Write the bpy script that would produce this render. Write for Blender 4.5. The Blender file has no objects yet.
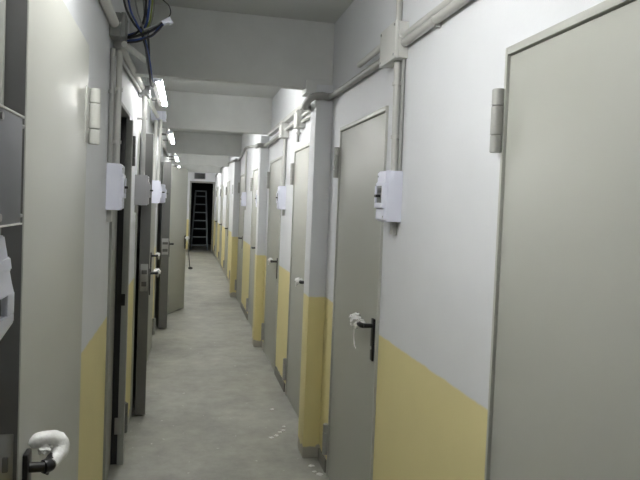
import bpy, bmesh, math, random
from mathutils import Vector, Matrix, noise
random.seed(7)
D = bpy.data
S = bpy.context.scene
COL = S.collection
PI = math.pi

# ------------------------------------------------------------------ helpers
def tag(o, label=None, cat=None, group=None, kind=None):
    if label: o['label'] = label
    if cat: o['category'] = cat
    if group: o['group'] = group
    if kind: o['kind'] = kind
    return o

def empty(name, loc, rz=0.0):
    o = D.objects.new(name, None)
    COL.objects.link(o)
    o.location = loc
    o.rotation_euler = (0, 0, rz)
    o.empty_display_size = 0.05
    return o

class MB:
    def __init__(self): self.bm = bmesh.new()
    def box(self, x0, x1, y0, y1, z0, z1, bev=0.0, seg=2):
        b = bmesh.new()
        bmesh.ops.create_cube(b, size=1.0)
        for v in b.verts:
            v.co = Vector(((x0+x1)/2 + v.co.x*(x1-x0), (y0+y1)/2 + v.co.y*(y1-y0), (z0+z1)/2 + v.co.z*(z1-z0)))
        if bev > 0:
            bmesh.ops.bevel(b, geom=b.edges[:], offset=bev, segments=seg, profile=0.6, affect='EDGES')
        self._merge(b); return self
    def _merge(self, b, mat=None):
        if mat is not None: b.transform(mat)
        me = D.meshes.new('tmp'); b.to_mesh(me); b.free()
        self.bm.from_mesh(me); D.meshes.remove(me)
    def cyl(self, p0, p1, r, r2=None, n=18, bev=0.0):
        p0 = Vector(p0); p1 = Vector(p1); d = p1-p0
        b = bmesh.new()
        bmesh.ops.create_cone(b, cap_ends=True, segments=n, radius1=r, radius2=r if r2 is None else r2, depth=d.length)
        if bev > 0:
            es = [e for e in b.edges if len(e.link_faces) == 2 and any(len(f.verts) > 4 for f in e.link_faces)]
            bmesh.ops.bevel(b, geom=es, offset=bev, segments=2, affect='EDGES')
        q = Vector((0, 0, 1)).rotation_difference(d.normalized())
        self._merge(b, Matrix.Translation((p0+p1)/2) @ q.to_matrix().to_4x4()); return self
    def sphere(self, c, r, sx=1, sy=1, sz=1, sub=3, jit=0.0, seed=0):
        b = bmesh.new()
        bmesh.ops.create_icosphere(b, subdivisions=sub, radius=1)
        for v in b.verts:
            k = 1.0
            if jit: k += jit*noise.noise(v.co*2.3 + Vector((seed*7.1, seed*3.3, 0))) + 0.5*jit*noise.noise(v.co*5.1 + Vector((seed*2.1, 0, seed)))
            v.co = Vector((c[0]+v.co.x*r*sx*k, c[1]+v.co.y*r*sy*k, c[2]+v.co.z*r*sz*k))
        self._merge(b); return self
    def tube(self, pts, r, n=10, steps=6, smooth=True, jit=0.0, seed=0):
        pts = [Vector(p) for p in pts]
        rs = r if isinstance(r, (list, tuple)) else [r]*len(pts)
        P, R_ = [], []
        if smooth and len(pts) > 2:
            for i in range(len(pts)-1):
                a = pts[max(i-1, 0)]; b = pts[i]; c = pts[i+1]; d = pts[min(i+2, len(pts)-1)]
                for k in range(steps):
                    t = k/steps
                    P.append(0.5*((2*b)+(c-a)*t+(2*a-5*b+4*c-d)*t*t+(-a+3*b-3*c+d)*t**3))
                    R_.append(rs[i]*(1-t)+rs[i+1]*t)
            P.append(pts[-1]); R_.append(rs[-1])
        else: P, R_ = pts, list(rs)
        b = bmesh.new(); rings = []
        up = None
        for i, p in enumerate(P):
            t = (P[min(i+1, len(P)-1)] - P[max(i-1, 0)]).normalized()
            if up is None:
                up = Vector((0, 0, 1)) if abs(t.z) < 0.9 else Vector((1, 0, 0))
            u = (up - t*up.dot(t)).normalized(); w = t.cross(u); up = u
            ring = []
            for k in range(n):
                a = 2*PI*k/n
                dirv = u*math.cos(a)+w*math.sin(a)
                rr = R_[i]
                if jit: rr *= 1+jit*noise.noise((p+dirv*R_[i])*55+Vector((seed, 0, 0)))+0.6*jit*noise.noise((p+dirv*R_[i])*120)
                ring.append(b.verts.new(p+dirv*rr))
            rings.append(ring)
        for i in range(len(rings)-1):
            for k in range(n):
                b.faces.new((rings[i][k], rings[i][(k+1) % n], rings[i+1][(k+1) % n], rings[i+1][k]))
        b.faces.new(rings[0][::-1]); b.faces.new(rings[-1])
        bmesh.ops.recalc_face_normals(b, faces=b.faces[:])
        self._merge(b); return self
    def prism(self, prof, y0, y1):        # profile in x,z extruded along y
        b = bmesh.new()
        f = b.faces.new([b.verts.new((x, y0, z)) for x, z in prof])
        r = bmesh.ops.extrude_face_region(b, geom=[f])
        for v in [g for g in r['geom'] if isinstance(g, bmesh.types.BMVert)]: v.co.y = y1
        bmesh.ops.recalc_face_normals(b, faces=b.faces[:])
        bmesh.ops.bevel(b, geom=b.edges[:], offset=0.0016, segments=2, affect='EDGES')
        self._merge(b); return self
    def build(self, name, mat, parent=None, loc=None, rz=0.0, smooth=35):
        me = D.meshes.new(name)
        bmesh.ops.recalc_face_normals(self.bm, faces=self.bm.faces[:])
        self.bm.to_mesh(me); self.bm.free()
        me.materials.append(mat)
        if smooth:
            me.polygons.foreach_set('use_smooth', [True]*len(me.polygons))
            me.set_sharp_from_angle(angle=math.radians(smooth))
        o = D.objects.new(name, me); COL.objects.link(o)
        if parent: o.parent = parent
        if loc: o.location = loc
        if rz: o.rotation_euler = (0, 0, rz)
        return o

# ------------------------------------------------------------------ materials
def newmat(name):
    m = D.materials.new(name); m.use_nodes = True
    nt = m.node_tree; b = nt.nodes['Principled BSDF']
    return m, nt, b

def N(nt, t, **kw):
    n = nt.nodes.new(t)
    for k, v in kw.items(): setattr(n, k, v)
    return n

def plain(name, col, rough=0.5, metal=0.0, spec=0.5, var=0.06, scale=9.0, bump=0.0, bscale=120.0, coat=0.0):
    m, nt, b = newmat(name)
    tc = N(nt, 'ShaderNodeNewGeometry')
    nz = N(nt, 'ShaderNodeTexNoise'); nz.inputs['Scale'].default_value = scale; nz.inputs['Detail'].default_value = 5
    nt.links.new(tc.outputs['Position'], nz.inputs['Vector'])
    mx = N(nt, 'ShaderNodeMix', data_type='RGBA')
    mx.inputs[6].default_value = (*[c*(1-var) for c in col], 1); mx.inputs[7].default_value = (*[min(1, c*(1+var)) for c in col], 1)
    nt.links.new(nz.outputs['Fac'], mx.inputs[0])
    nt.links.new(mx.outputs[2], b.inputs['Base Color'])
    b.inputs['Roughness'].default_value = rough; b.inputs['Metallic'].default_value = metal
    b.inputs['Specular IOR Level'].default_value = spec
    b.inputs['Coat Weight'].default_value = coat
    if bump:
        n2 = N(nt, 'ShaderNodeTexNoise'); n2.inputs['Scale'].default_value = bscale; n2.inputs['Detail'].default_value = 3
        nt.links.new(tc.outputs['Position'], n2.inputs['Vector'])
        bp = N(nt, 'ShaderNodeBump'); bp.inputs['Strength'].default_value = bump; bp.inputs['Distance'].default_value = 0.004
        nt.links.new(n2.outputs['Fac'], bp.inputs['Height']); nt.links.new(bp.outputs['Normal'], b.inputs['Normal'])
    return m

def painted_wall(name, white, yellow, bare, zline=1.03, zbare=0.075):
    """white paint above, yellow dado below a straight painted line, raw plaster foot"""
    m, nt, b = newmat(name)
    g = N(nt, 'ShaderNodeNewGeometry')
    sp = N(nt, 'ShaderNodeSeparateXYZ'); nt.links.new(g.outputs['Position'], sp.inputs[0])
    nz = N(nt, 'ShaderNodeTexNoise'); nz.inputs['Scale'].default_value = 3.0; nz.inputs['Detail'].default_value = 6
    nt.links.new(g.outputs['Position'], nz.inputs['Vector'])
    nf = N(nt, 'ShaderNodeTexNoise'); nf.inputs['Scale'].default_value = 14.0; nf.inputs['Detail'].default_value = 6
    nt.links.new(g.outputs['Position'], nf.inputs['Vector'])
    # white with soft blotches
    w = N(nt, 'ShaderNodeMix', data_type='RGBA'); w.inputs[6].default_value = (*[c*0.93 for c in white], 1); w.inputs[7].default_value = (*[min(1, c*1.05) for c in white], 1)
    nt.links.new(nz.outputs['Fac'], w.inputs[0])
    y = N(nt, 'ShaderNodeMix', data_type='RGBA'); y.inputs[6].default_value = (*[c*0.93 for c in yellow], 1); y.inputs[7].default_value = (*[min(1, c*1.06) for c in yellow], 1)
    nt.links.new(nz.outputs['Fac'], y.inputs[0])
    # height line with a slight roller wobble
    def step(z, wob, src):
        mu = N(nt, 'ShaderNodeMath', operation='MULTIPLY_ADD'); mu.inputs[1].default_value = wob; mu.inputs[2].default_value = -0.5*wob
        nt.links.new(src.outputs['Fac'], mu.inputs[0])
        ad = N(nt, 'ShaderNodeMath', operation='ADD'); nt.links.new(sp.outputs['Z'], ad.inputs[0]); nt.links.new(mu.outputs[0], ad.inputs[1])
        mr = N(nt, 'ShaderNodeMapRange'); mr.inputs[1].default_value = z-0.004; mr.inputs[2].default_value = z+0.004
        nt.links.new(ad.outputs[0], mr.inputs[0]); return mr
    s1 = step(zline, 0.016, nf); s2 = step(zbare, 0.09, nf)
    a = N(nt, 'ShaderNodeMix', data_type='RGBA'); nt.links.new(s1.outputs[0], a.inputs[0]); nt.links.new(y.outputs[2], a.inputs[6]); nt.links.new(w.outputs[2], a.inputs[7])
    c = N(nt, 'ShaderNodeMix', data_type='RGBA'); nt.links.new(s2.outputs[0], c.inputs[0]); c.inputs[6].default_value = (*bare, 1); nt.links.new(a.outputs[2], c.inputs[7])
    nt.links.new(c.outputs[2], b.inputs['Base Color'])
    b.inputs['Roughness'].default_value = 0.6; b.inputs['Specular IOR Level'].default_value = 0.35
    n2 = N(nt, 'ShaderNodeTexNoise'); n2.inputs['Scale'].default_value = 60; n2.inputs['Detail'].default_value = 4
    nt.links.new(g.outputs['Position'], n2.inputs['Vector'])
    bp = N(nt, 'ShaderNodeBump'); bp.inputs['Strength'].default_value = 0.12; bp.inputs['Distance'].default_value = 0.004
    nt.links.new(n2.outputs['Fac'], bp.inputs['Height']); nt.links.new(bp.outputs['Normal'], b.inputs['Normal'])
    return m

def concrete_floor():
    m, nt, b = newmat('concrete_floor')
    g = N(nt, 'ShaderNodeNewGeometry')
    n1 = N(nt, 'ShaderNodeTexNoise'); n1.inputs['Scale'].default_value = 1.3; n1.inputs['Detail'].default_value = 8; n1.inputs['Roughness'].default_value = 0.65
    n2 = N(nt, 'ShaderNodeTexNoise'); n2.inputs['Scale'].default_value = 7; n2.inputs['Detail'].default_value = 8; n2.inputs['Roughness'].default_value = 0.7
    n3 = N(nt, 'ShaderNodeTexVoronoi'); n3.inputs['Scale'].default_value = 9
    for n in (n1, n2, n3): nt.links.new(g.outputs['Position'], n.inputs['Vector'])
    r1 = N(nt, 'ShaderNodeValToRGB'); e = r1.color_ramp.elements
    e[0].position = 0.32; e[0].color = (0.255, 0.257, 0.23, 1); e[1].position = 0.68; e[1].color = (0.40, 0.397, 0.355, 1)
    nt.links.new(n1.outputs['Fac'], r1.inputs[0])
    r2 = N(nt, 'ShaderNodeValToRGB'); e = r2.color_ramp.elements
    e[0].position = 0.3; e[0].color = (0.82, 0.82, 0.82, 1); e[1].position = 0.72; e[1].color = (1.1, 1.1, 1.1, 1)
    nt.links.new(n2.outputs['Fac'], r2.inputs[0])
    mu = N(nt, 'ShaderNodeMix', data_type='RGBA', blend_type='MULTIPLY'); mu.inputs[0].default_value = 1
    nt.links.new(r1.outputs[0], mu.inputs[6]); nt.links.new(r2.outputs[0], mu.inputs[7])
    # scattered plaster crumbs and drips
    n4 = N(nt, 'ShaderNodeTexNoise'); n4.inputs['Scale'].default_value = 26; n4.inputs['Detail'].default_value = 2
    nt.links.new(g.outputs['Position'], n4.inputs['Vector'])
    r4 = N(nt, 'ShaderNodeMapRange'); r4.inputs[1].default_value = 0.715; r4.inputs[2].default_value = 0.74
    nt.links.new(n4.outputs['Fac'], r4.inputs[0])
    mx = N(nt, 'ShaderNodeMix', data_type='RGBA'); mx.inputs[7].default_value = (0.55, 0.54, 0.5, 1)
    nt.links.new(r4.outputs[0], mx.inputs[0]); nt.links.new(mu.outputs[2], mx.inputs[6])
    nt.links.new(mx.outputs[2], b.inputs['Base Color'])
    b.inputs['Roughness'].default_value = 0.55; b.inputs['Specular IOR Level'].default_value = 0.35
    bp = N(nt, 'ShaderNodeBump'); bp.inputs['Strength'].default_value = 0.15; bp.inputs['Distance'].default_value = 0.01
    nt.links.new(n2.outputs['Fac'], bp.inputs['Height']); nt.links.new(bp.outputs['Normal'], b.inputs['Normal'])
    return m

def emit(name, col, s):
    m, nt, b = newmat(name)
    b.inputs['Base Color'].default_value = (0.9, 0.9, 0.9, 1)
    b.inputs['Emission Color'].default_value = (*col, 1); b.inputs['Emission Strength'].default_value = s
    return m

WALL = painted_wall('wall_paint', (0.695, 0.707, 0.727), (0.74, 0.66, 0.34), (0.45, 0.43, 0.385))
CEIL = plain('ceiling_paint', (0.60, 0.61, 0.595), 0.75, var=0.08, scale=3, bump=0.15, bscale=40)
BEAM = plain('beam_paint', (0.62, 0.63, 0.615), 0.7, var=0.12, scale=4.5, bump=0.25, bscale=30)
FLOOR = concrete_floor()
DOOR = plain('door_lacquer', (0.40, 0.405, 0.365), 0.44, spec=0.4, var=0.025, scale=2.0)
DOORGLOSS = plain('door_film', (0.47, 0.475, 0.435), 0.4, spec=0.35, var=0.03, scale=2.0, bump=0.04, bscale=5.0)
FRAME = plain('frame_lacquer', (0.45, 0.455, 0.42), 0.42, var=0.03)
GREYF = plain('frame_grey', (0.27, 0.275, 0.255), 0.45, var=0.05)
EDGE = plain('door_edge_grey', (0.12, 0.12, 0.115), 0.45, var=0.05)  # door grey darkened to paint in leaf edge shade; dark hinges share it
HINGE = plain('hinge_steel', (0.36, 0.36, 0.34), 0.42, metal=0.1, var=0.05)
HINGEP = plain('hinge_painted', (0.46, 0.465, 0.43), 0.45, var=0.03)
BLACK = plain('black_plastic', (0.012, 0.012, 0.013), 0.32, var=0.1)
STEEL = plain('steel', (0.42, 0.42, 0.42), 0.3, metal=0.9, var=0.05)
FOIL = plain('white_wrap', (0.80, 0.80, 0.78), 0.4, var=0.05, scale=60, bump=0.3, bscale=200)
WHITEP = plain('white_plastic', (0.77, 0.785, 0.89), 0.35, var=0.015)
GREYP = plain('grey_plastic', (0.45, 0.45, 0.47), 0.4, var=0.015)
PIPE = plain('pvc_grey', (0.48, 0.48, 0.455), 0.36, var=0.05, scale=14)
PIPEW = plain('pvc_pale', (0.70, 0.70, 0.67), 0.4, var=0.04)
FLEX = plain('flex_conduit_grey', (0.33, 0.33, 0.315), 0.5, var=0.08)
JB = plain('junction_plastic', (0.60, 0.60, 0.57), 0.42, var=0.03)
JBG = plain('junction_grey', (0.22, 0.225, 0.22), 0.45, var=0.05)
PANEL = plain('enclosure_bluegrey', (0.17, 0.175, 0.195), 0.5, var=0.04)
DARKR = plain('dark_plaster', (0.03, 0.033, 0.038), 0.9, var=0.2)  # near-black colour puts the darkness of the unlit rooms into their walls
ALU = plain('aluminium', (0.20, 0.23, 0.26), 0.45, metal=0.3, var=0.05)
SKIRT = plain('skirting_dark', (0.16, 0.155, 0.14), 0.5, var=0.15)
WBLACK = plain('wire_black', (0.02, 0.02, 0.022), 0.45)
WBLUE = plain('wire_blue', (0.03, 0.06, 0.22), 0.45)
WGREEN = plain('wire_green', (0.20, 0.25, 0.05), 0.45)
WBROWN = plain('wire_brown', (0.16, 0.08, 0.04), 0.45)
TUBE = emit('tube_glow', (1.0, 1.0, 0.985), 34.0)

# ------------------------------------------------------------------ dimensions
XR, XL = 0.87, -0.36
YB, YE = -3.0, 19.2
ZC = 2.75
TH = 0.14

# door openings: (y_near, y_far)
RD = [(0.715, 1.535), (2.555, 3.38), (4.06, 4.885), (5.555, 6.37), (7.25, 8.07), (9.22, 10.05), (10.62, 11.43), (12.6, 13.42), (14.9, 15.7), (17.2, 18.0)]
LD = [(1.235, 2.03), (2.99, 3.72), (4.48, 5.25), (5.90, 6.66), (7.55, 8.22), (8.43, 9.13), (11.2, 12.0), (14.2, 15.0)]
HL = 2.085
HD = 2.042

def wall_with_doors(name, x0, x1, doors, label):
    m = MB(); y = YB
    for a, b in doors:
        m.box(x0, x1, y, a, 0, ZC)
        m.box(x0, x1, a, b, (HD if x0 > 0 else HL)+0.022, ZC)
        y = b
    m.box(x0, x1, y, YE, 0, ZC)
    o = m.build(name, WALL, smooth=0)
    return tag(o, label, 'wall', kind='structure')

wall_with_doors('wall_right', XR, XR+TH, RD, 'right corridor wall, white above a yellow painted dado')
wall_with_doors('wall_left', XL-TH, XL, LD, 'left corridor wall, white above a yellow painted dado')
tag(MB().box(XL-1.7, XR+1.7, YB-0.1, YE+4.0, -0.1, 0).build('floor', FLOOR, smooth=0), 'dusty grey concrete corridor floor with pale smears', 'floor', kind='structure')
tag(MB().box(XL-1.7, XR+1.7, YB-0.1, YE+4.0, ZC, ZC+0.1).build('ceiling', CEIL, smooth=0), 'plain grey white concrete ceiling between the beams', 'ceiling', kind='structure')
tag(MB().box(XL-TH, XR+TH, YB-0.1, YB, 0, ZC).build('wall_back', WALL, smooth=0), 'corridor end wall behind the viewpoint', 'wall', kind='structure')
DX0, DX1, DZ = 0.12, 0.80, 2.2
m = MB(); m.box(XL-TH, DX0, YE, YE+0.15, 0, ZC); m.box(DX1, XR+TH, YE, YE+0.15, 0, ZC); m.box(DX0, DX1, YE, YE+0.15, DZ, ZC)
tag(m.build('wall_end', WALL, smooth=0), 'far end wall of the corridor around the dark doorway', 'wall', kind='structure')
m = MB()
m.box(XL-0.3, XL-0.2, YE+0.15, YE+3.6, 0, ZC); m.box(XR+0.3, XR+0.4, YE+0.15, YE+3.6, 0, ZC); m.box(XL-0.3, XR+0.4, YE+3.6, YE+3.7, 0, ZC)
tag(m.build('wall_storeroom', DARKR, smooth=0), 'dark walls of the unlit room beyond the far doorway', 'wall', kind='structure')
# unlit cell behind the ajar left door
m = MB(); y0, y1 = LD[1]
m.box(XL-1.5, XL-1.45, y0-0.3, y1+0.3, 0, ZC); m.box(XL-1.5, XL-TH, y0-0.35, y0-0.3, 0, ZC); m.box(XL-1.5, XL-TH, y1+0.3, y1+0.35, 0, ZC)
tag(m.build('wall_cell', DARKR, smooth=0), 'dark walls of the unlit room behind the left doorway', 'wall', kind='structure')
# backing walls that close the rooms behind the other ajar doors
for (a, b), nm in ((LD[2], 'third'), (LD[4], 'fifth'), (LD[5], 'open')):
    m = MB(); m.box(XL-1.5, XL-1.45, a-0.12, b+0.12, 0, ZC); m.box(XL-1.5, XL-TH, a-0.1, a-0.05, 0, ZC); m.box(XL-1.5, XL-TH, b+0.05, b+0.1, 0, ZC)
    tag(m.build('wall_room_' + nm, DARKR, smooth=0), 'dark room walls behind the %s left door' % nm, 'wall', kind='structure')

# ------------------------------------------------------------------ beams and pillars
BY = [(3.66, 0.09, 2.335), (6.45, 0.10, 2.365), (10.15, 0.1, 2.39), (13.1, 0.1, 2.39), (16.2, 0.1, 2.39), (-0.75, 0.2, 2.335)]
BL = ['grey painted ceiling beam nearest the hanging wires, rough patch at its right end', 'second ceiling beam away, behind the first tube lamp', 'third ceiling beam, half way down the corridor',
      'fourth ceiling beam down the corridor', 'fifth ceiling beam, last before the dark doorway', 'ceiling beam overhead near the viewpoint, out of frame']
for (y, t, z), lb in zip(BY, BL):
    m = MB(); m.box(XL, XR, y, y+t, z, ZC, 0.006)
    if abs(y-3.66) < 0.01:      # chipped plaster lip and haunch over the pillar
        m.box(0.70, XR, y-0.012, y+t+0.06, z-0.03, z+0.05, 0.008)
        m.box(0.735, XR, y-0.004, y+t, z+0.05, z+0.062, 0.003)
    o = m.build('ceiling_beam', BEAM, smooth=30); tag(o, lb, 'beam', kind='structure')
PY = [(3.64, 0.17, 0.765, 'nearest wall pillar on the right, ochre dado, next to grey door with wrapped black handle'),
      (6.60, 0.17, 0.778, 'second wall pillar on the right, under the second ceiling beam'),
      (10.13, 0.2, 0.765, 'third wall pillar on the right, far down the corridor')]
for y, t, x, lb in PY:
    o = MB().box(x, XR+0.002, y, y+t, 0, 2.36, 0.006).build('wall_pillar', WALL, smooth=30); tag(o, lb, 'pillar', kind='structure')

# dark skirting pieces
for i, (y0, y1) in enumerate(((3.402, 3.63), (4.95, 5.535), (8.1, 9.19))):
    o = MB().box(XR-0.012, XR, y0+0.02, y1-0.02, 0, 0.075, 0.003).build('trim_%d' % (i+1), SKIRT)
    tag(o, ['dark skirting piece beside the nearest right pillar', 'dark skirting piece between the third and fourth right doors', 'dark skirting piece below the far right wall'][i], 'skirting', kind='structure')

# ------------------------------------------------------------------ doors
def wrap_tail(h, n):
    pass

def make_door(idx, side, span, label, ajar=0.0, hinge_far=True, proud=0.004, handle=True, wrap=None, dzh=0.0, leaf_mat=None,
              frame_mat=None, edge_mat=None, hinge_mat=None, lock=False, leaf=True, fw=0.012, case=0.0, leaf_top=None, lever_long=0.095, thick=0.045, hz=(1.772, 1.95), lh=None, inward=False, top=HD, plate=0.036, hinge_flip=False, draw_hinge=True, lx=0.060, lr=1.0):
    """local x = into the corridor, local y along the wall"""
    if side < 0: top = HL
    ya, yb = span; ymid = (ya+yb)/2; w = (yb-ya)
    if side > 0: root = empty('door_%d' % idx, (XR, ymid, 0), PI)
    else: root = empty('door_%d' % idx, (XL, ymid, 0), 0)
    tag(root, label, 'door', kind='structure')
    h = 1 if hinge_far else -1           # +y local end is far on the left wall
    if side > 0: h = -h
    fm = frame_mat or FRAME
    f = MB(); hw = w/2; ft = fw
    for s in (-1, 1):
        f.box(-TH+0.002, 0.012, s*hw - (ft if s > 0 else 0), s*hw + (0 if s > 0 else ft), 0, top+0.022, 0.003)
        if case: f.box(0.0, 0.012, s*hw - (0.0 if s > 0 else case), s*hw + (case if s > 0 else 0.0), 0, top+0.022+case, 0.003)
    f.box(-TH+0.002, 0.012, -hw+ft, hw-ft, top, top+0.022, 0.003)
    if case: f.box(0.0, 0.012, -hw, hw, top+0.0215, top+0.022+case, 0.003)
    f.build('door_frame', fm, root)
    lw = w - 2*ft - 0.007
    hy = h*(hw-ft-0.0035)                 # hinge axis
    ang = h*ajar
    org = (proud+0.0, hy, 0)
    if leaf:
        lf = MB().box(-thick, 0, min(0, -h*lw), max(0, -h*lw), 0.012, (leaf_top or top)-0.004, 0.003).build('door_leaf', leaf_mat or DOOR, root, org, ang)
        if edge_mat:
            e = MB().box(-thick+0.002, -0.003, -h*lw-0.0016, -h*lw+0.0016, 0.014, top-0.006).build('edge_strip', edge_mat, lf)
            if lock:
                e2 = MB().box(-thick+0.008, -0.010, -h*lw-0.0035, -h*lw+0.002, 0.93, 1.13, 0.0015).build('lock_faceplate', STEEL, lf)
                MB().box(-thick+0.016, -0.018, -h*lw-0.009, -h*lw, 1.055, 1.085, 0.003).box(-thick+0.017, -0.019, -h*lw-0.0045, -h*lw, 0.965, 1.0, 0.001).build('latch_bolt', EDGE, e2)
    hm = hinge_mat or HINGE
    hy0 = hy
    if hinge_flip: hy = -hy; h = -h
    for za, zb in ((hz, (0.13, 0.31)) if draw_hinge else ()):
        g = MB()
        dz = (zb-za)
        for k, (p, q) in enumerate(((0, .27), (.28, .73), (.74, 1.0))):
            g.cyl((proud+0.018, hy+h*0.023, za+dz*p), (proud+0.018, hy+h*0.023, za+dz*q), 0.0175 if k != 1 else 0.018, n=16, bev=0.0015)
        hg = g.build('hinge', hm, root)
        p = MB(); ys = sorted((hy+h*0.018, hy+h*plate)); p.box(0.0, 0.0155, ys[0], ys[1], za+0.006, zb-0.006, 0.001); p.build('hinge_plate', hm, hg)
        if proud > 0.03 and leaf:
            ys = sorted((hy-h*0.045, hy+h*0.008)); MB().box(proud, proud+0.003, ys[0], ys[1], za+0.002, zb-0.002, 0.001).build('hinge_plate', hm, hg)
    if hinge_flip: hy = hy0; h = -h
    if handle and leaf:
        yh = -h*(lw-0.045)
        b = MB(); b.box(0, 0.011, yh-0.019, yh+0.019, 0.895+dzh, 1.092+dzh, 0.0045)
        hd = b.build('door_handle', BLACK, root, org, ang)
        L = lever_long
        b = MB(); b.cyl((0.008, yh, (1.058+dzh)), (lx-0.008, yh, (1.058+dzh)), 0.0105, n=14)
        b.tube([(lx-0.012, yh, (1.058+dzh)), (lx-0.002, yh+h*0.012, (1.058+dzh)), (lx, yh+h*0.04, (1.058+dzh)), (lx, yh+h*L, (1.056+dzh))], [0.0115*lr, 0.0125*lr, 0.012*lr, 0.011*lr], n=12)
        b.build('lever', BLACK, hd)
        MB().cyl((0.010, yh, 0.955+dzh), (0.0135, yh, 0.955+dzh), 0.0085, n=14).build('keyhole', STEEL, hd)
        if wrap == 'tail':
            g = MB(); c = (0.062, yh+h*(L-0.02), (1.062+dzh))
            g.sphere(c, 0.031, 0.9, 1.15, 0.85, jit=0.75, seed=idx)
            g.sphere((c[0]+0.002, c[1]+h*0.022, c[2]+0.014), 0.024, 1, 1, 0.8, jit=0.8, seed=idx+3)
            g.tube([(c[0], c[1]+h*0.02, c[2]), (c[0]+0.004, c[1]+h*0.03, c[2]-0.04), (c[0]+0.002, c[1]+h*0.036, c[2]-0.085), (c[0], c[1]+h*0.03, c[2]-0.105), (c[0]+0.003, c[1]+h*0.012, c[2]-0.118), (c[0], c[1]+h*0.002, c[2]-0.128)],
                   [0.007, 0.004, 0.0025, 0.003, 0.0025, 0.0015], n=7, jit=0.4)
            tag(g.build('plastic_wrap', FOIL, hd), 'crumpled white plastic wrap with a hanging strip')
        elif wrap == 'blob':
            g = MB(); c = (0.062, yh+h*(L-0.03), (1.062+dzh))
            g.sphere(c, 0.028, 0.9, 1.5, 0.8, jit=0.5, seed=idx)
            g.tube([(c[0], c[1]+h*0.03, c[2]), (c[0]+0.01, c[1]+h*0.04, c[2]-0.02), (c[0]+0.012, c[1]+h*0.042, c[2]-0.05)], [0.012, 0.009, 0.004], n=8, jit=0.4)
            tag(g.build('plastic_wrap', FOIL, hd), 'crumpled white plastic wrap')
        elif wrap == 'sleeve':
            g = MB(); q = lambda dy, dz, dx=0.0: (lx+dx, yh+h*dy, (1.058+dzh)+dz)
            g.tube([q(L-0.045, 0.0, 0.000), q(L-0.015, 0.003, 0.006), q(L+0.004, 0.014, 0.012), q(L+0.008, 0.031, 0.004), q(L, 0.040, -0.017), q(L-0.008, 0.037, -0.036), q(L-0.012, 0.028, -0.046)],
                   [0.0125, 0.0155, 0.0175, 0.0175, 0.0165, 0.0145, 0.008], n=20, jit=0.16)
            g.sphere(q(L-0.012, 0.020, -0.018), 0.011, 1.2, 1, 1.0, jit=0.6, seed=4)
            tag(g.build('plastic_wrap', FOIL, hd), 'white foam wrap curled over the lever end')
            g = MB()
            g.tube([q(L-0.03, -0.008, -0.006), q(L-0.02, -0.022, -0.012), q(L-0.015, -0.034, -0.010)], [0.012, 0.010, 0.0015], n=8, jit=0.4)
            tag(g.build('wrap_scrap', BLACK, hd), 'torn dark scrap hanging under the lever')
    return root

# right side
make_door(1, 1, RD[0], 'large pale grey door filling the right edge, steel hinge on its left side', handle=True)
make_door(2, 1, RD[1], 'grey door on the right with a black handle in crumpled white wrap, next to the white breaker box', wrap='tail')
make_door(3, 1, RD[2], 'grey door on the right, just beyond the nearest pillar', wrap='blob')
make_door(4, 1, RD[3], 'grey door on the right, just before the second pillar, with wrapped handle', wrap='blob')
make_door(5, 1, RD[4], 'grey door on the right, just beyond the second pillar')
make_door(6, 1, RD[5], 'far grey door on the right, just before the third pillar')
make_door(7, 1, RD[6], 'far right door mostly hidden behind the third pillar')
make_door(8, 1, RD[7], 'far right door, first one clear of the third pillar')
make_door(9, 1, RD[8], 'very far right door, second from the dark doorway')
make_door(10, 1, RD[9], 'very far right door, closest to the dark doorway')
# left side
make_door(11, -1, LD[0], 'glossy grey door at the left edge, slightly ajar, black handle in a white foam wrap', ajar=0.012, proud=0.042, wrap='sleeve', leaf_mat=DOORGLOSS,
          edge_mat=EDGE, hinge_mat=HINGEP, lock=True, plate=0.10, dzh=-0.017, lever_long=0.052, lx=0.049, lr=1.2)
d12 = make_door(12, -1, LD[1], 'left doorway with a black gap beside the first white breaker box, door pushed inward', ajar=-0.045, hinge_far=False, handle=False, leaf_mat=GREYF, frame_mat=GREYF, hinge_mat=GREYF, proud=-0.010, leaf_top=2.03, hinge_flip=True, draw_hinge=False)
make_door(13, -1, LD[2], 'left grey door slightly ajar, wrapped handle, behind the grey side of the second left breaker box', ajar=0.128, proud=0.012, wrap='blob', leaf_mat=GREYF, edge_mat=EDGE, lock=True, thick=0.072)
make_door(14, -1, LD[3], 'left grey door seen edge on, near the brightly lit breaker box', proud=0.03, wrap='blob')
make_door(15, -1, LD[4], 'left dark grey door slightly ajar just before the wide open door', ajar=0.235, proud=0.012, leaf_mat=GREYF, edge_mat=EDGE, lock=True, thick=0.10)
make_door(16, -1, LD[5], 'wide pale grey door standing open into the corridor on the left', ajar=0.37, hinge_far=False, proud=0.12, wrap='blob', frame_mat=GREYF)
make_door(17, -1, LD[6], 'far left door hidden behind the open door')
make_door(18, -1, LD[7], 'very far left door hidden behind the open door')
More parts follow.
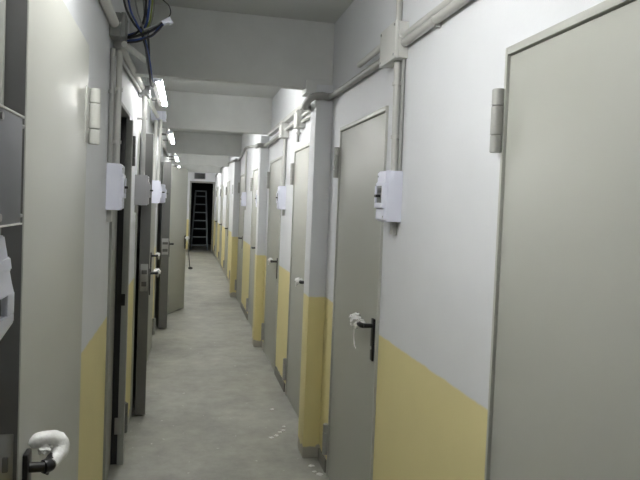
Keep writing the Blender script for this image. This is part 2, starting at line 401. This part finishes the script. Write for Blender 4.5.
# strike post on the far jamb of the ajar left doorway, with its mortise and hinges
b = MB(); yj = LD[1][1]-sum(LD[1])/2
b.box(-0.004, 0.032, yj-0.045, yj+0.004, 0.0, 2.065, 0.003)
st = b.build('strike_post', GREYF, d12)
MB().box(-0.12, -0.0045, yj-0.030, yj-0.014, 0.0, 2.08, 0.002).build('gasket', BLACK, d12)  # black strip that paints in the shade of the door gap
MB().box(-0.0045, 0.018, yj-0.047, yj-0.0445, 0.965, 1.035).build('strike_hole', BLACK, st)
MB().box(-0.022, 0.018, yj-0.049, yj-0.0445, 0.19, 0.29, 0.001).cyl((-0.006, yj-0.051, 0.24), (-0.006, yj-0.048, 0.24), 0.006).build('strike_plate', STEEL, st)
for za, zb in ((0.17, 0.35), (1.80, 1.98)):
    g = MB(); xh, yh = 0.026, yj+0.035
    for p_, q_ in ((0, .27), (.28, .73), (.74, 1.0)):
        g.cyl((xh, yh, za+(zb-za)*p_), (xh, yh, za+(zb-za)*q_), 0.020, n=16, bev=0.0015)
    hg = g.build('hinge', EDGE, d12)
    MB().box(0.0, 0.03, yj+0.005, yj+0.085, za+0.006, zb-0.006, 0.001).build('hinge_plate', EDGE, hg)
# cord on the open door, plaster crumbs on the floor
o = MB().tube([(0.050, 8.99, 1.062), (0.052, 8.965, 1.03), (0.046, 8.96, 0.94), (0.050, 8.962, 0.82), (0.062, 8.96, 0.70), (0.070, 8.955, 0.62)], 0.006, n=7).build('hanging_cord', WBLACK)
tag(o, 'thin black cord hanging from the handle of the wide open door', 'cord')
tag(MB().tube([(-0.03, 0, 0.0), (0.0, 0, 0.004), (0.03, 0.005, 0.0)], [0.014, 0.022, 0.012], n=10).build('end', BLACK, o, (0.078, 8.955, 0.612)), 'small dark lump at the end')
for k, (x_, y_, r_) in enumerate(((0.70, 4.55, 0.013), (0.655, 4.02, 0.012), (0.69, 4.08, 0.010), (0.615, 3.99, 0.012), (0.72, 4.11, 0.012), (0.735, 4.18, 0.010), (0.80, 3.52, 0.014), (0.825, 3.40, 0.016), (0.80, 3.44, 0.010))):
    o = MB().sphere((x_, y_, 0.0035), r_, 1.2, 1.0, 0.35, sub=2, jit=0.7, seed=k).build('plaster_crumb', FOIL)
    tag(o, 'white plaster crumb on the floor near the nearest right pillar foot', 'plaster crumb', 'plaster crumbs at the pillar foot')
# ------------------------------------------------------------------ breaker boxes
def breaker_box(side, ynear, z0, label, group='breaker boxes beside the doors', depth=0.07, wy=0.115, mat=None):
    WP = mat or WHITEP
    x = XR if side > 0 else XL
    root = empty('breaker_box', (x, ynear+wy/2, z0), PI if side > 0 else 0)
    tag(root, label, 'breaker box', group)
    H, hw = 0.212, wy/2; d = depth
    prof = [(-0.001, 0), (d*0.80, 0), (d*0.80, H), (-0.001, H)]
    MB().prism(prof, -hw, hw).build('housing', WP, root)
    c = MB()
    c.prism([(d*0.80, 0.004), (d*0.93, 0.008), (d*0.93, 0.052), (d*0.80, 0.054)], -hw+0.004, hw-0.004)
    c.prism([(d*0.80, 0.150), (d*0.97, 0.150), (d*0.97, 0.162), (d*0.90, 0.166), (d*0.90, H-0.008), (d*0.80, H-0.002)], -hw+0.004, hw-0.004)
    c.prism([(d*0.80, 0.052), (d*1.03, 0.056), (d*1.03, 0.078), (d*0.80, 0.078)], -hw+0.004, hw-0.004)
    c.box(d*0.80, d*1.03, -hw+0.004, -hw+0.02, 0.078, 0.15, 0.0015); c.box(d*0.80, d*1.03, hw-0.02, hw-0.004, 0.078, 0.15, 0.0015)
    cv = c.build('cover', WP, root)
    for yy, zz in ((-hw+0.014, H-0.022), (hw-0.014, 0.02)):
        MB().cyl((d*0.90, yy, zz), (d*0.945, yy, zz), 0.004, n=10).build('screw', STEEL, cv)
    k = MB().box(d*0.80, d*0.97, -hw+0.021, hw-0.021, 0.0785, 0.149, 0.002).build('breaker', JBG, root)
    MB().box(d*0.96, d*0.985, -hw+0.026, hw-0.026, 0.120, 0.140, 0.001).build('breaker_window', BLACK, k)
    MB().box(d*0.96, d*1.22, -0.014, 0.014, 0.100, 0.112, 0.003).build('switch_lever', BLACK, k)
    MB().box(0, 0.022, -0.017, 0.017, -0.055, -0.0005, 0.003).build('cable_gland', PIPE, root)
    return root

breaker_box(1, 2.335, 1.548, 'white breaker box on the right wall beside the grey door with the black handle', depth=0.082)
breaker_box(1, 5.30, 1.56, 'white breaker box on the right wall between the nearest and second pillars')
breaker_box(1, 7.0, 1.56, 'small far breaker box on the right just beyond the second pillar')
breaker_box(1, 8.98, 1.56, 'small far breaker box on the right, just before the third pillar')
breaker_box(-1, 2.83, 1.547, 'white breaker box on the left wall under the grey conduit, nearest whole one', depth=0.075)
breaker_box(-1, 4.32, 1.56, 'greyish left breaker box, second along the left wall, beside the ajar door edge', depth=0.10, mat=GREYP)
breaker_box(-1, 5.70, 1.57, 'brightly lit white left breaker box, third along the left wall', depth=0.125)
breaker_box(-1, 6.90, 1.57, 'bluish left breaker box, fourth along the left wall, close to the open door', depth=0.125)
root = empty('breaker_box', (XL, 0.70, 1.405)); tag(root, 'white breaker box cut off by the left edge, below a bluish grey open enclosure', 'breaker box', 'breaker boxes beside the doors')
MB().prism([(-0.001, 0), (0.122, 0), (0.122, 0.145), (-0.001, 0.145)], -0.14, 0.115).build('housing', WHITEP, root)
cv = MB().prism([(0.120, 0.001), (0.130, 0.002), (0.150, 0.034), (0.150, 0.046), (0.120, 0.046)], -0.138, 0.113).prism([(0.120, 0.075), (0.150, 0.070), (0.1465, 0.085), (0.142, 0.112), (0.137, 0.143), (0.120, 0.144)], -0.138, 0.113)
cv.box(0.120, 0.150, 0.085, 0.113, 0.045, 0.072, 0.001)
cv = cv.build('cover', WHITEP, root)
MB().box(0.120, 0.143, -0.136, 0.0845, 0.0465, 0.0695, 0.001).build('breaker', JBG, root)
MB().prism([(0.1435, 0.098), (0.1465, 0.100), (0.1445, 0.116), (0.1415, 0.117)], -0.138, 0.1132).build('ridge', WHITEP, cv)

# open enclosure at the left edge
root = empty('electrical_enclosure', (XL, 0.70, 1.555)); tag(root, 'bluish grey electrical enclosure at the left edge with small screws at its corners', 'enclosure')
E1 = MB().box(-0.001, 0.152, -0.16, 0.126, 0.008, 0.143, 0.002).build('housing', PANEL, root)
MB().box(0.147, 0.1535, -0.16, 0.128, 0.1425, 0.1455, 0.0008).build('upper_rim', PIPEW, root)
MB().box(0.147, 0.1535, -0.16, 0.128, 0.0065, 0.0088, 0.0008).build('lower_rim', PIPEW, root)
for z in (0.018, 0.133):
    for y in (0.03, 0.126):
        if y > 0.1: MB().cyl((0.146, y-0.002, z), (0.150, y+0.010, z), 0.0024, n=12).build('screw', STEEL, root)
        else: MB().cyl((0.150, y, z), (0.1555, y, z), 0.0045, n=12).build('screw', STEEL, root)

# ------------------------------------------------------------------ junction boxes
def junction(side, yc, zc, label, sy=0.20, sz=0.14, d=0.058, mat=JB):
    x = XR if side > 0 else XL
    root = empty('junction_box', (x, yc, zc), PI if side > 0 else 0)
    tag(root, label, 'junction box', 'junction boxes along the conduits')
    MB().box(-0.001, d*0.72, -sy/2, sy/2, -sz/2, sz/2, 0.005).build('body', mat, root)
    l = MB().box(d*0.72, d, -sy/2-0.002, sy/2+0.002, -sz/2-0.002, sz/2+0.002, 0.004).build('lid', mat, root)
    for a in (-1, 1):
        for b in (-1, 1): MB().cyl((d-0.001, a*(sy/2-0.014), b*(sz/2-0.014)), (d+0.0025, a*(sy/2-0.014), b*(sz/2-0.014)), 0.0055, n=12).build('screw', JBG, l)
    for a in (-1, 1):
        MB().cyl((d*0.42, a*(sy/2-0.002), sz*0.17), (d*0.42, a*(sy/2+0.009), sz*0.17), min(0.022, d*0.36), n=18, bev=0.002).build('knockout', mat, root)
    return root

junction(1, 2.44, 2.300, 'square pale junction box on the right wall conduit, nearest', sy=0.20, sz=0.15)
junction(1, 4.58, 2.27, 'small junction box high on the right wall just beyond the nearest pillar', sy=0.13, sz=0.13, d=0.07)
junction(1, 5.33, 2.27, 'small junction box high on the right wall above the breaker box past the pillar', sy=0.13, sz=0.13, d=0.075)
junction(-1, 2.84, 2.372, 'grey open junction box high on the left with coloured wires coming out', sy=0.10, sz=0.105, d=0.068, mat=JBG)
junction(-1, 4.42, 2.40, 'grey junction box on the left wall just before the bright tube lamp', sy=0.12, sz=0.14, d=0.08, mat=JBG)
junction(-1, 5.90, 2.40, 'white brightly lit junction box on the left below the first tube lamp', sy=0.10, sz=0.09, d=0.14, mat=WHITEP)

# ------------------------------------------------------------------ conduits
def conduit(label, pts, r, mat=PIPE, smooth=False, clamps=(), group=None, n=14, jit=0, clamp_mat=None):
    o = MB().tube(pts, r, n=n, smooth=smooth, jit=jit).build('cable_conduit', mat)
    tag(o, label, 'conduit', group)
    for (p, dirv, wall_x) in clamps:
        p = Vector(p); dv = Vector(dirv).normalized()
        c = MB().cyl(p-dv*0.007, p+dv*0.007, r+(0.0045 if abs(dv.z) > 0.5 else 0.0022), n=14)
        if wall_x is not None:
            x0, x1 = sorted((wall_x, p.x))
            if abs(dv.z) > 0.5: c.box(x0, x1, p.y-r-0.008, p.y+r+0.008, p.z-0.007, p.z+0.007)
            else: c.box(x0, x1, p.y-0.007, p.y+0.007, p.z-r-0.008, p.z+r+0.008)
        c.build('clamp', clamp_mat or mat, o)
    return o

rr = 0.016
conduit('upper of two pale pipes running from top right to the junction box', [(XR-0.016, YB+0.1, 2.322), (XR-0.016, 2.33, 2.317)], 0.0145)
conduit('lower of two pale pipes running from top right to the junction box', [(XR-0.020, YB+0.1, 2.289), (XR-0.020, 2.33, 2.284)], 0.0175, clamps=[((XR-0.020, 2.02, 2.285), (0, 1, 0), XR)])
conduit('grey pipe on the right from the junction box to the nearest pillar', [(XR-0.021, 2.545, 2.272), (XR-0.021, 3.60, 2.28)], 0.019, FLEX)
conduit('short stub pipe left of the right wall junction box', [(XR-0.042, 2.548, 2.325), (XR-0.046, 2.90, 2.318)], 0.015, JB)
conduit('flexible grey conduit bent around the nearest right pillar', [(XR-0.021, 3.60, 2.28), (XR-0.045, 3.617, 2.282), (0.79, 3.616, 2.285), (0.735, 3.62, 2.272), (0.715, 3.68, 2.25), (0.722, 3.77, 2.235), (0.78, 3.86, 2.25), (0.846, 3.95, 2.262), (0.85, 4.1, 2.265)],
        0.023, FLEX, smooth=True, n=16)
conduit('vertical pipe from the ceiling down to the right wall junction box', [(XR-0.0145, 2.43, ZC-0.005), (XR-0.0145, 2.43, 2.392)], 0.014, PIPE)
conduit('vertical pale pipe from the junction box down to the right breaker box', [(XR-0.019, 2.405, 2.225), (XR-0.019, 2.39, 1.762)], 0.0165, PIPE,
        clamps=[((XR-0.019, 2.402, 2.13), (0, 0, 1), XR), ((XR-0.019, 2.394, 1.905), (0, 0, 1), XR)])
conduit('thin pipe beside the vertical pale pipe above the right breaker box', [(XR-0.0085, 2.362, 2.243), (XR-0.0085, 2.352, 1.762)], 0.0075, FLEX)
# trunking in the second bay
for i, (dz, r_, lb) in enumerate(((0.03, 0.017, 'upper pipe along the right wall between the nearest and second pillars'), (-0.012, 0.014, 'lower pipe along the right wall between the nearest and second pillars'))):
    conduit(lb, [(XR-0.022, 3.96, 2.262+dz), (XR-0.022, 4.505, 2.262+dz)], r_, PIPE)
o = MB().box(XR-0.05, XR, 3.85, 6.40, 2.335, 2.375, 0.003).build('cable_trunking', PIPE); tag(o, 'square cable trunking high along the right wall past the nearest pillar', 'trunking')
conduit('pipe joining two small junction boxes past the nearest right pillar', [(XR-0.03, 4.655, 2.275), (XR-0.03, 5.255, 2.275)], 0.014, PIPE)
conduit('pipe down to the door top just beyond the nearest right pillar', [(XR-0.02, 4.70, 2.262), (XR-0.02, 4.70, 2.11)], 0.012, FLEX, clamps=[((XR-0.02, 4.7, 2.18), (0, 0, 1), XR)])
conduit('vertical pipe down to the breaker box between nearest and second pillars', [(XR-0.02, 5.355, 2.202), (XR-0.02, 5.355, 1.774)], 0.017, PIPE)
conduit('flexible grey conduit bent around the second right pillar', [(XR-0.03, 5.41, 2.27), (XR-0.03, 6.4, 2.25), (XR-0.05, 6.56, 2.25), (0.80, 6.572, 2.25), (0.752, 6.58, 2.25), (0.745, 6.7, 2.25), (0.76, 6.8, 2.26), (0.845, 6.9, 2.30)], 0.024, FLEX, smooth=True)
conduit('dark cable sagging along the right wall past the second pillar', [(0.845, 6.9, 2.30), (0.845, 7.6, 2.34), (0.845, 9.1, 2.44), (0.83, 10.0, 2.33), (0.74, 10.1, 2.31), (0.735, 10.3, 2.32), (0.84, 10.6, 2.36), (0.85, 13.2, 2.46), (0.85, 16.4, 2.5), (0.85, 19.1, 2.42)], 0.016, FLEX, smooth=True)
conduit('pipe down to the far breaker box just before the third right pillar', [(XR-0.02, 9.03, 2.40), (XR-0.02, 9.03, 1.774)], 0.014, PIPE)
conduit('pipe down to the far breaker box just beyond the second right pillar', [(XR-0.02, 7.06, 2.28), (XR-0.02, 7.06, 1.774)], 0.014, PIPE)
# left wall
conduit('glossy white pipe at the top of the left wall above the ajar glossy door', [(XL+0.022, YB+0.1, 2.35), (XL+0.022, 2.775, 2.372)], 0.021, PIPEW)
conduit('left grey pipe of the pair above the first left breaker box', [(XL+0.0125, 2.84, 2.275), (XL+0.0125, 2.84, 1.762)], 0.0115, FLEX, clamps=[((XL+0.0125, 2.84, 2.08), (0, 0, 1), XL)])
conduit('right pale pipe of the pair above the first left breaker box', [(XL+0.036, 2.885, 2.275), (XL+0.036, 2.885, 1.762)], 0.0145, PIPE, clamps=[((XL+0.036, 2.885, 2.10), (0, 0, 1), XL), ((XL+0.036, 2.885, 1.86), (0, 0, 1), XL)])
conduit('pale open ended pipe sticking out below the wired junction box', [(XL+0.060, 2.845, 2.300), (-0.225, 3.10, 2.292)], 0.0145, PIPEW)
conduit('grey pipe on the left wall from the wired junction box to the next one', [(XL+0.025, 2.925, 2.32), (XL+0.025, 4.355, 2.385)], 0.022, PIPE)
conduit('thinner grey pipe on the left wall under the bigger pipe', [(XL+0.014, 2.925, 2.285), (XL+0.014, 4.355, 2.355)], 0.0115, FLEX)
conduit('dark vertical pipe down to the second left breaker box', [(XL+0.045, 4.375, 2.328), (XL+0.045, 4.375, 1.774)], 0.017, FLEX, clamps=[((XL+0.045, 4.375, 2.17), (0, 0, 1), XL)])
conduit('sloping pale pipe on the left wall under the first tube lamp', [(XL+0.03, 4.485, 2.39), (XL+0.06, 5.845, 2.39)], 0.017, PIPEW)
conduit('bright white vertical pipe above the third left breaker box, nearer one', [(XL+0.055, 5.74, 2.34), (XL+0.055, 5.74, 1.784)], 0.016, PIPEW)
conduit('bright white vertical pipe above the third left breaker box, farther one', [(XL+0.095, 5.83, 2.36), (XL+0.085, 5.79, 1.784)], 0.014, PIPEW)
conduit('grey pipe along the left wall below the second tube lamp', [(XL+0.03, 5.955, 2.33), (XL+0.03, 10.1, 2.33)], 0.02, FLEX)
conduit('grey vertical pipe down to the fourth left breaker box', [(XL+0.045, 6.95, 2.31), (XL+0.045, 6.95, 1.784)], 0.018, FLEX)

# ------------------------------------------------------------------ tube lamps
def lamp(y0, y1, z, label, x=-0.205):
    root = empty('tube_lamp', (x, (y0+y1)/2, z)); L = (y1-y0)/2
    tag(root, label, 'lamp', 'fluorescent tube lamps on the left wall')
    MB().cyl((0, -L+0.02, 0), (0, L-0.02, 0), 0.016, n=20).build('tube', TUBE, root)
    MB().box(-0.052, -0.020, -L, L, -0.020, 0.045, 0.004).build('batten', JB, root)
    for s in (-1, 1):
        MB().box(-0.045, 0.017, s*L-0.010, s*L+0.010, -0.018, 0.018, 0.004).build('end_cap', WHITEP, root)
        MB().box(XL-x-0.001, -0.05, s*L*0.6-0.012, s*L*0.6+0.012, -0.012, 0.012, 0.002).build('bracket', JBG, root)
    return root
lamp(4.12, 5.18, 2.405, 'glowing tube lamp on the left wall, nearest, just behind the first ceiling beam')
lamp(7.0, 8.2, 2.375, 'glowing tube lamp on the left wall, second nearest, behind the second ceiling beam')
lamp(10.6, 11.8, 2.375, 'glowing tube lamp on the left wall, third, behind the third ceiling beam')
lamp(13.5, 14.7, 2.375, 'small far tube lamp on the left, behind the fourth ceiling beam')
lamp(16.7, 17.9, 2.375, 'farthest tube lamp on the left, behind the fifth ceiling beam')
lamp(1.0, 1.85, 2.42, 'tube lamp on the left wall above the viewpoint, out of frame')

# ------------------------------------------------------------------ loose wires
J = Vector((XL+0.075, 2.88, 2.35))
def wire(pts, mat, label, r=0.0032, group='loose wires hanging from the left junction box'):
    o = MB().tube(pts, r, n=7, steps=8, smooth=True).build('electric_wire', mat)
    return tag(o, label, 'wire', group)
def up(a): return (a[0], a[1], ZC+0.0)
specs = [
 ([(-0.300, 2.66, 2.745), (-0.300, 2.70, 2.55), (-0.290, 2.72, 2.44), (-0.262, 2.76, 2.385), (-0.235, 2.78, 2.355), (-0.212, 2.79, 2.33)], WBLACK, 'thick black wire curving down beside the left junction box', 0.0050),
 ([(-0.285, 2.64, 2.745), (-0.283, 2.68, 2.56), (-0.272, 2.73, 2.44), (-0.245, 2.76, 2.38), (-0.222, 2.78, 2.345)], WBLUE, 'dark blue wire curving down beside the left junction box', 0.0045),
 ([(-0.262, 2.62, 2.745), (-0.262, 2.68, 2.56), (-0.24, 2.74, 2.43), (-0.215, 2.78, 2.36), (-0.19, 2.78, 2.33)], JBG, 'grey wire crossing in front of the beam above the junction box', 0.0040),
 ([(-0.222, 2.70, 2.745), (-0.205, 2.72, 2.56), (-0.203, 2.74, 2.45), (-0.22, 2.78, 2.375), (-0.25, 2.82, 2.345), (-0.285, 2.85, 2.335)], WBLACK, 'black wire looping to the right of the left junction box', 0.0050),
 ([(-0.208, 2.72, 2.745), (-0.190, 2.73, 2.54), (-0.192, 2.75, 2.43), (-0.212, 2.79, 2.365), (-0.285, 2.86, 2.345)], WBLUE, 'dark blue wire looping to the right of the left junction box', 0.0050),
 ([(-0.19, 2.74, 2.745), (-0.178, 2.75, 2.54), (-0.182, 2.76, 2.42), (-0.2, 2.78, 2.36), (-0.24, 2.82, 2.34)], WGREEN, 'green yellow wire looping beside the blue one', 0.0036),
 ([(-0.180, 2.76, 2.745), (-0.172, 2.77, 2.52), (-0.176, 2.78, 2.42), (-0.205, 2.80, 2.35), (-0.28, 2.86, 2.33)], JBG, 'grey wire beside the green yellow loop', 0.0042),
 ([(-0.285, 2.85, 2.318), (-0.235, 2.79, 2.312), (-0.180, 2.76, 2.325), (-0.150, 2.748, 2.352), (-0.128, 2.745, 2.378)], WBLUE, 'dark blue wire from the left junction box to the white connector', 0.0058),
 ([(-0.285, 2.86, 2.333), (-0.23, 2.80, 2.335), (-0.185, 2.76, 2.345), (-0.150, 2.75, 2.365), (-0.128, 2.75, 2.386)], WBLACK, 'black wire from the left junction box to the white connector', 0.0058),
 ([(-0.285, 2.87, 2.345), (-0.235, 2.81, 2.352), (-0.19, 2.77, 2.36), (-0.152, 2.755, 2.374), (-0.130, 2.755, 2.392)], JBG, 'grey wire from the left junction box to the white connector', 0.0050),
 ([(-0.285, 2.84, 2.306), (-0.235, 2.775, 2.300), (-0.19, 2.745, 2.315), (-0.152, 2.742, 2.344), (-0.130, 2.742, 2.373)], WBLACK, 'lowest black wire reaching the white connector', 0.0045),
 ([(-0.112, 2.75, 2.402), (-0.098, 2.75, 2.43), (-0.106, 2.74, 2.46), (-0.135, 2.73, 2.482), (-0.175, 2.72, 2.52), (-0.19, 2.72, 2.62), (-0.19, 2.72, 2.745)], WBLACK, 'thin black wire arching up from the white connector', 0.0026),
 ([(-0.222, 2.80, 2.34), (-0.206, 2.78, 2.29), (-0.192, 2.77, 2.235), (-0.182, 2.80, 2.165), (-0.186, 2.95, 2.15), (-0.20, 3.4, 2.22), (-0.25, 4.30, 2.42), (-0.285, 4.365, 2.42)], WBLACK, 'black wire sagging from the junction box to the next one', 0.0050),
 ([(-0.212, 2.80, 2.34), (-0.198, 2.79, 2.28), (-0.184, 2.80, 2.22), (-0.178, 2.86, 2.175), (-0.19, 3.2, 2.21), (-0.215, 3.8, 2.32), (-0.26, 4.31, 2.44), (-0.285, 4.365, 2.43)], WBLUE, 'dark blue wire sagging from the junction box to the next one', 0.0045),
 ([(-0.235, 2.70, 2.745), (-0.22, 2.74, 2.54), (-0.21, 2.78, 2.42), (-0.204, 2.80, 2.30), (-0.196, 2.84, 2.22), (-0.205, 3.2, 2.235), (-0.27, 4.32, 2.45)], JBG, 'grey wire running past the connector to the next junction box', 0.0055),
 ([(-0.228, 2.72, 2.745), (-0.212, 2.76, 2.54), (-0.2, 2.79, 2.40), (-0.192, 2.81, 2.30), (-0.19, 2.86, 2.24), (-0.21, 3.3, 2.27), (-0.275, 4.33, 2.46)], WBLACK, 'long black wire dropping from the ceiling to the next junction box', 0.0055),
]
for p, mt, lb, r_ in specs: wire(p, mt, lb, r_)
root = empty('wire_connector', (-0.112, 2.75, 2.394)); tag(root, 'white lever wire connector hanging at the end of the loose wires', 'connector')
c = MB().box(-0.022, 0.020, -0.010, 0.010, -0.010, 0.011, 0.002).build('body', WHITEP, root); root.rotation_euler = (0, math.radians(-32), 0)
for k in range(3):
    MB().box(0.004, 0.021, -0.009+k*0.0065, -0.004+k*0.0065, -0.018, -0.0095, 0.001).build('lever', WHITEP, root)

# ------------------------------------------------------------------ things at the far end
root = empty('step_ladder', (0.44, YE+1.1, 0)); tag(root, 'grey aluminium step ladder standing in the dark far doorway', 'ladder')
for s in (-1, 1):
    MB().cyl((s*0.27, -0.28, 0.0), (s*0.17, 0.0, 1.95), 0.026, n=8).build('rail', ALU, root)
    MB().cyl((s*0.27, 0.45, 0.0), (s*0.17, 0.05, 1.93), 0.018, n=8).build('leg', ALU, root)
for k in range(7):
    t = (k+0.6)/7.2; hw = 0.27-0.10*t; y = -0.28*(1-t); z = 1.95*t
    MB().box(-hw, hw, y-0.04, y+0.04, z-0.015, z+0.015, 0.004).build('step', ALU, root)
MB().box(-0.19, 0.19, -0.06, 0.10, 1.94, 1.98, 0.006).build('top_cap', ALU, root)
root = empty('sign_box', (0.36, YE, 2.40)); tag(root, 'small dark sign box above the far dark doorway', 'sign')
MB().box(-0.16, 0.18, -0.06, -0.0005, -0.08, 0.11, 0.008).build('body', PANEL, root)
MB().box(-0.14, 0.16, -0.064, -0.059, -0.06, 0.09, 0.003).build('face', BLACK, root)
# end doorway trim
m = MB()
m.box(DX0-0.05, DX0, YE-0.012, YE-0.0005, 0, DZ+0.05, 0.003); m.box(DX1, DX1+0.05, YE-0.012, YE-0.0005, 0, DZ+0.05, 0.003); m.box(DX0, DX1, YE-0.012, YE-0.0005, DZ, DZ+0.05, 0.003)
tag(m.build('trim_4', GREYF), 'grey frame around the dark far doorway', 'door frame', kind='structure')

# ------------------------------------------------------------------ world, camera, exposure
w = D.worlds.new('World'); S.world = w; w.use_nodes = True
w.node_tree.nodes['Background'].inputs[0].default_value = (0.5, 0.5, 0.5, 1)
w.node_tree.nodes['Background'].inputs[1].default_value = 0.02

cam = D.cameras.new('camera'); co = D.objects.new('camera', cam); COL.objects.link(co)
f, yaw, p, r = 594.25, math.radians(12.239), math.radians(1.929), math.radians(-2.2655)
F = Vector((math.sin(yaw)*math.cos(p), math.cos(yaw)*math.cos(p), -math.sin(p)))
rt = Vector((math.cos(yaw), -math.sin(yaw), 0)); dn = F.cross(rt)
cr = rt*math.cos(r)+dn*math.sin(r); cd = -rt*math.sin(r)+dn*math.cos(r)
M = Matrix((cr, -cd, -F)).transposed().to_4x4()
M.translation = (0, 0, 1.6)
co.matrix_world = M
cam.sensor_fit = 'HORIZONTAL'; cam.sensor_width = 36; cam.lens = 36*f/640
cam.shift_x = 4.81/640; cam.shift_y = -13.6/640
cam.clip_start = 0.05; cam.clip_end = 100
S.camera = co
S.view_settings.view_transform = 'Standard'; S.view_settings.look = 'None'
S.view_settings.gamma = 1; S.view_settings.use_curve_mapping = False
S.view_settings.exposure = 1.80
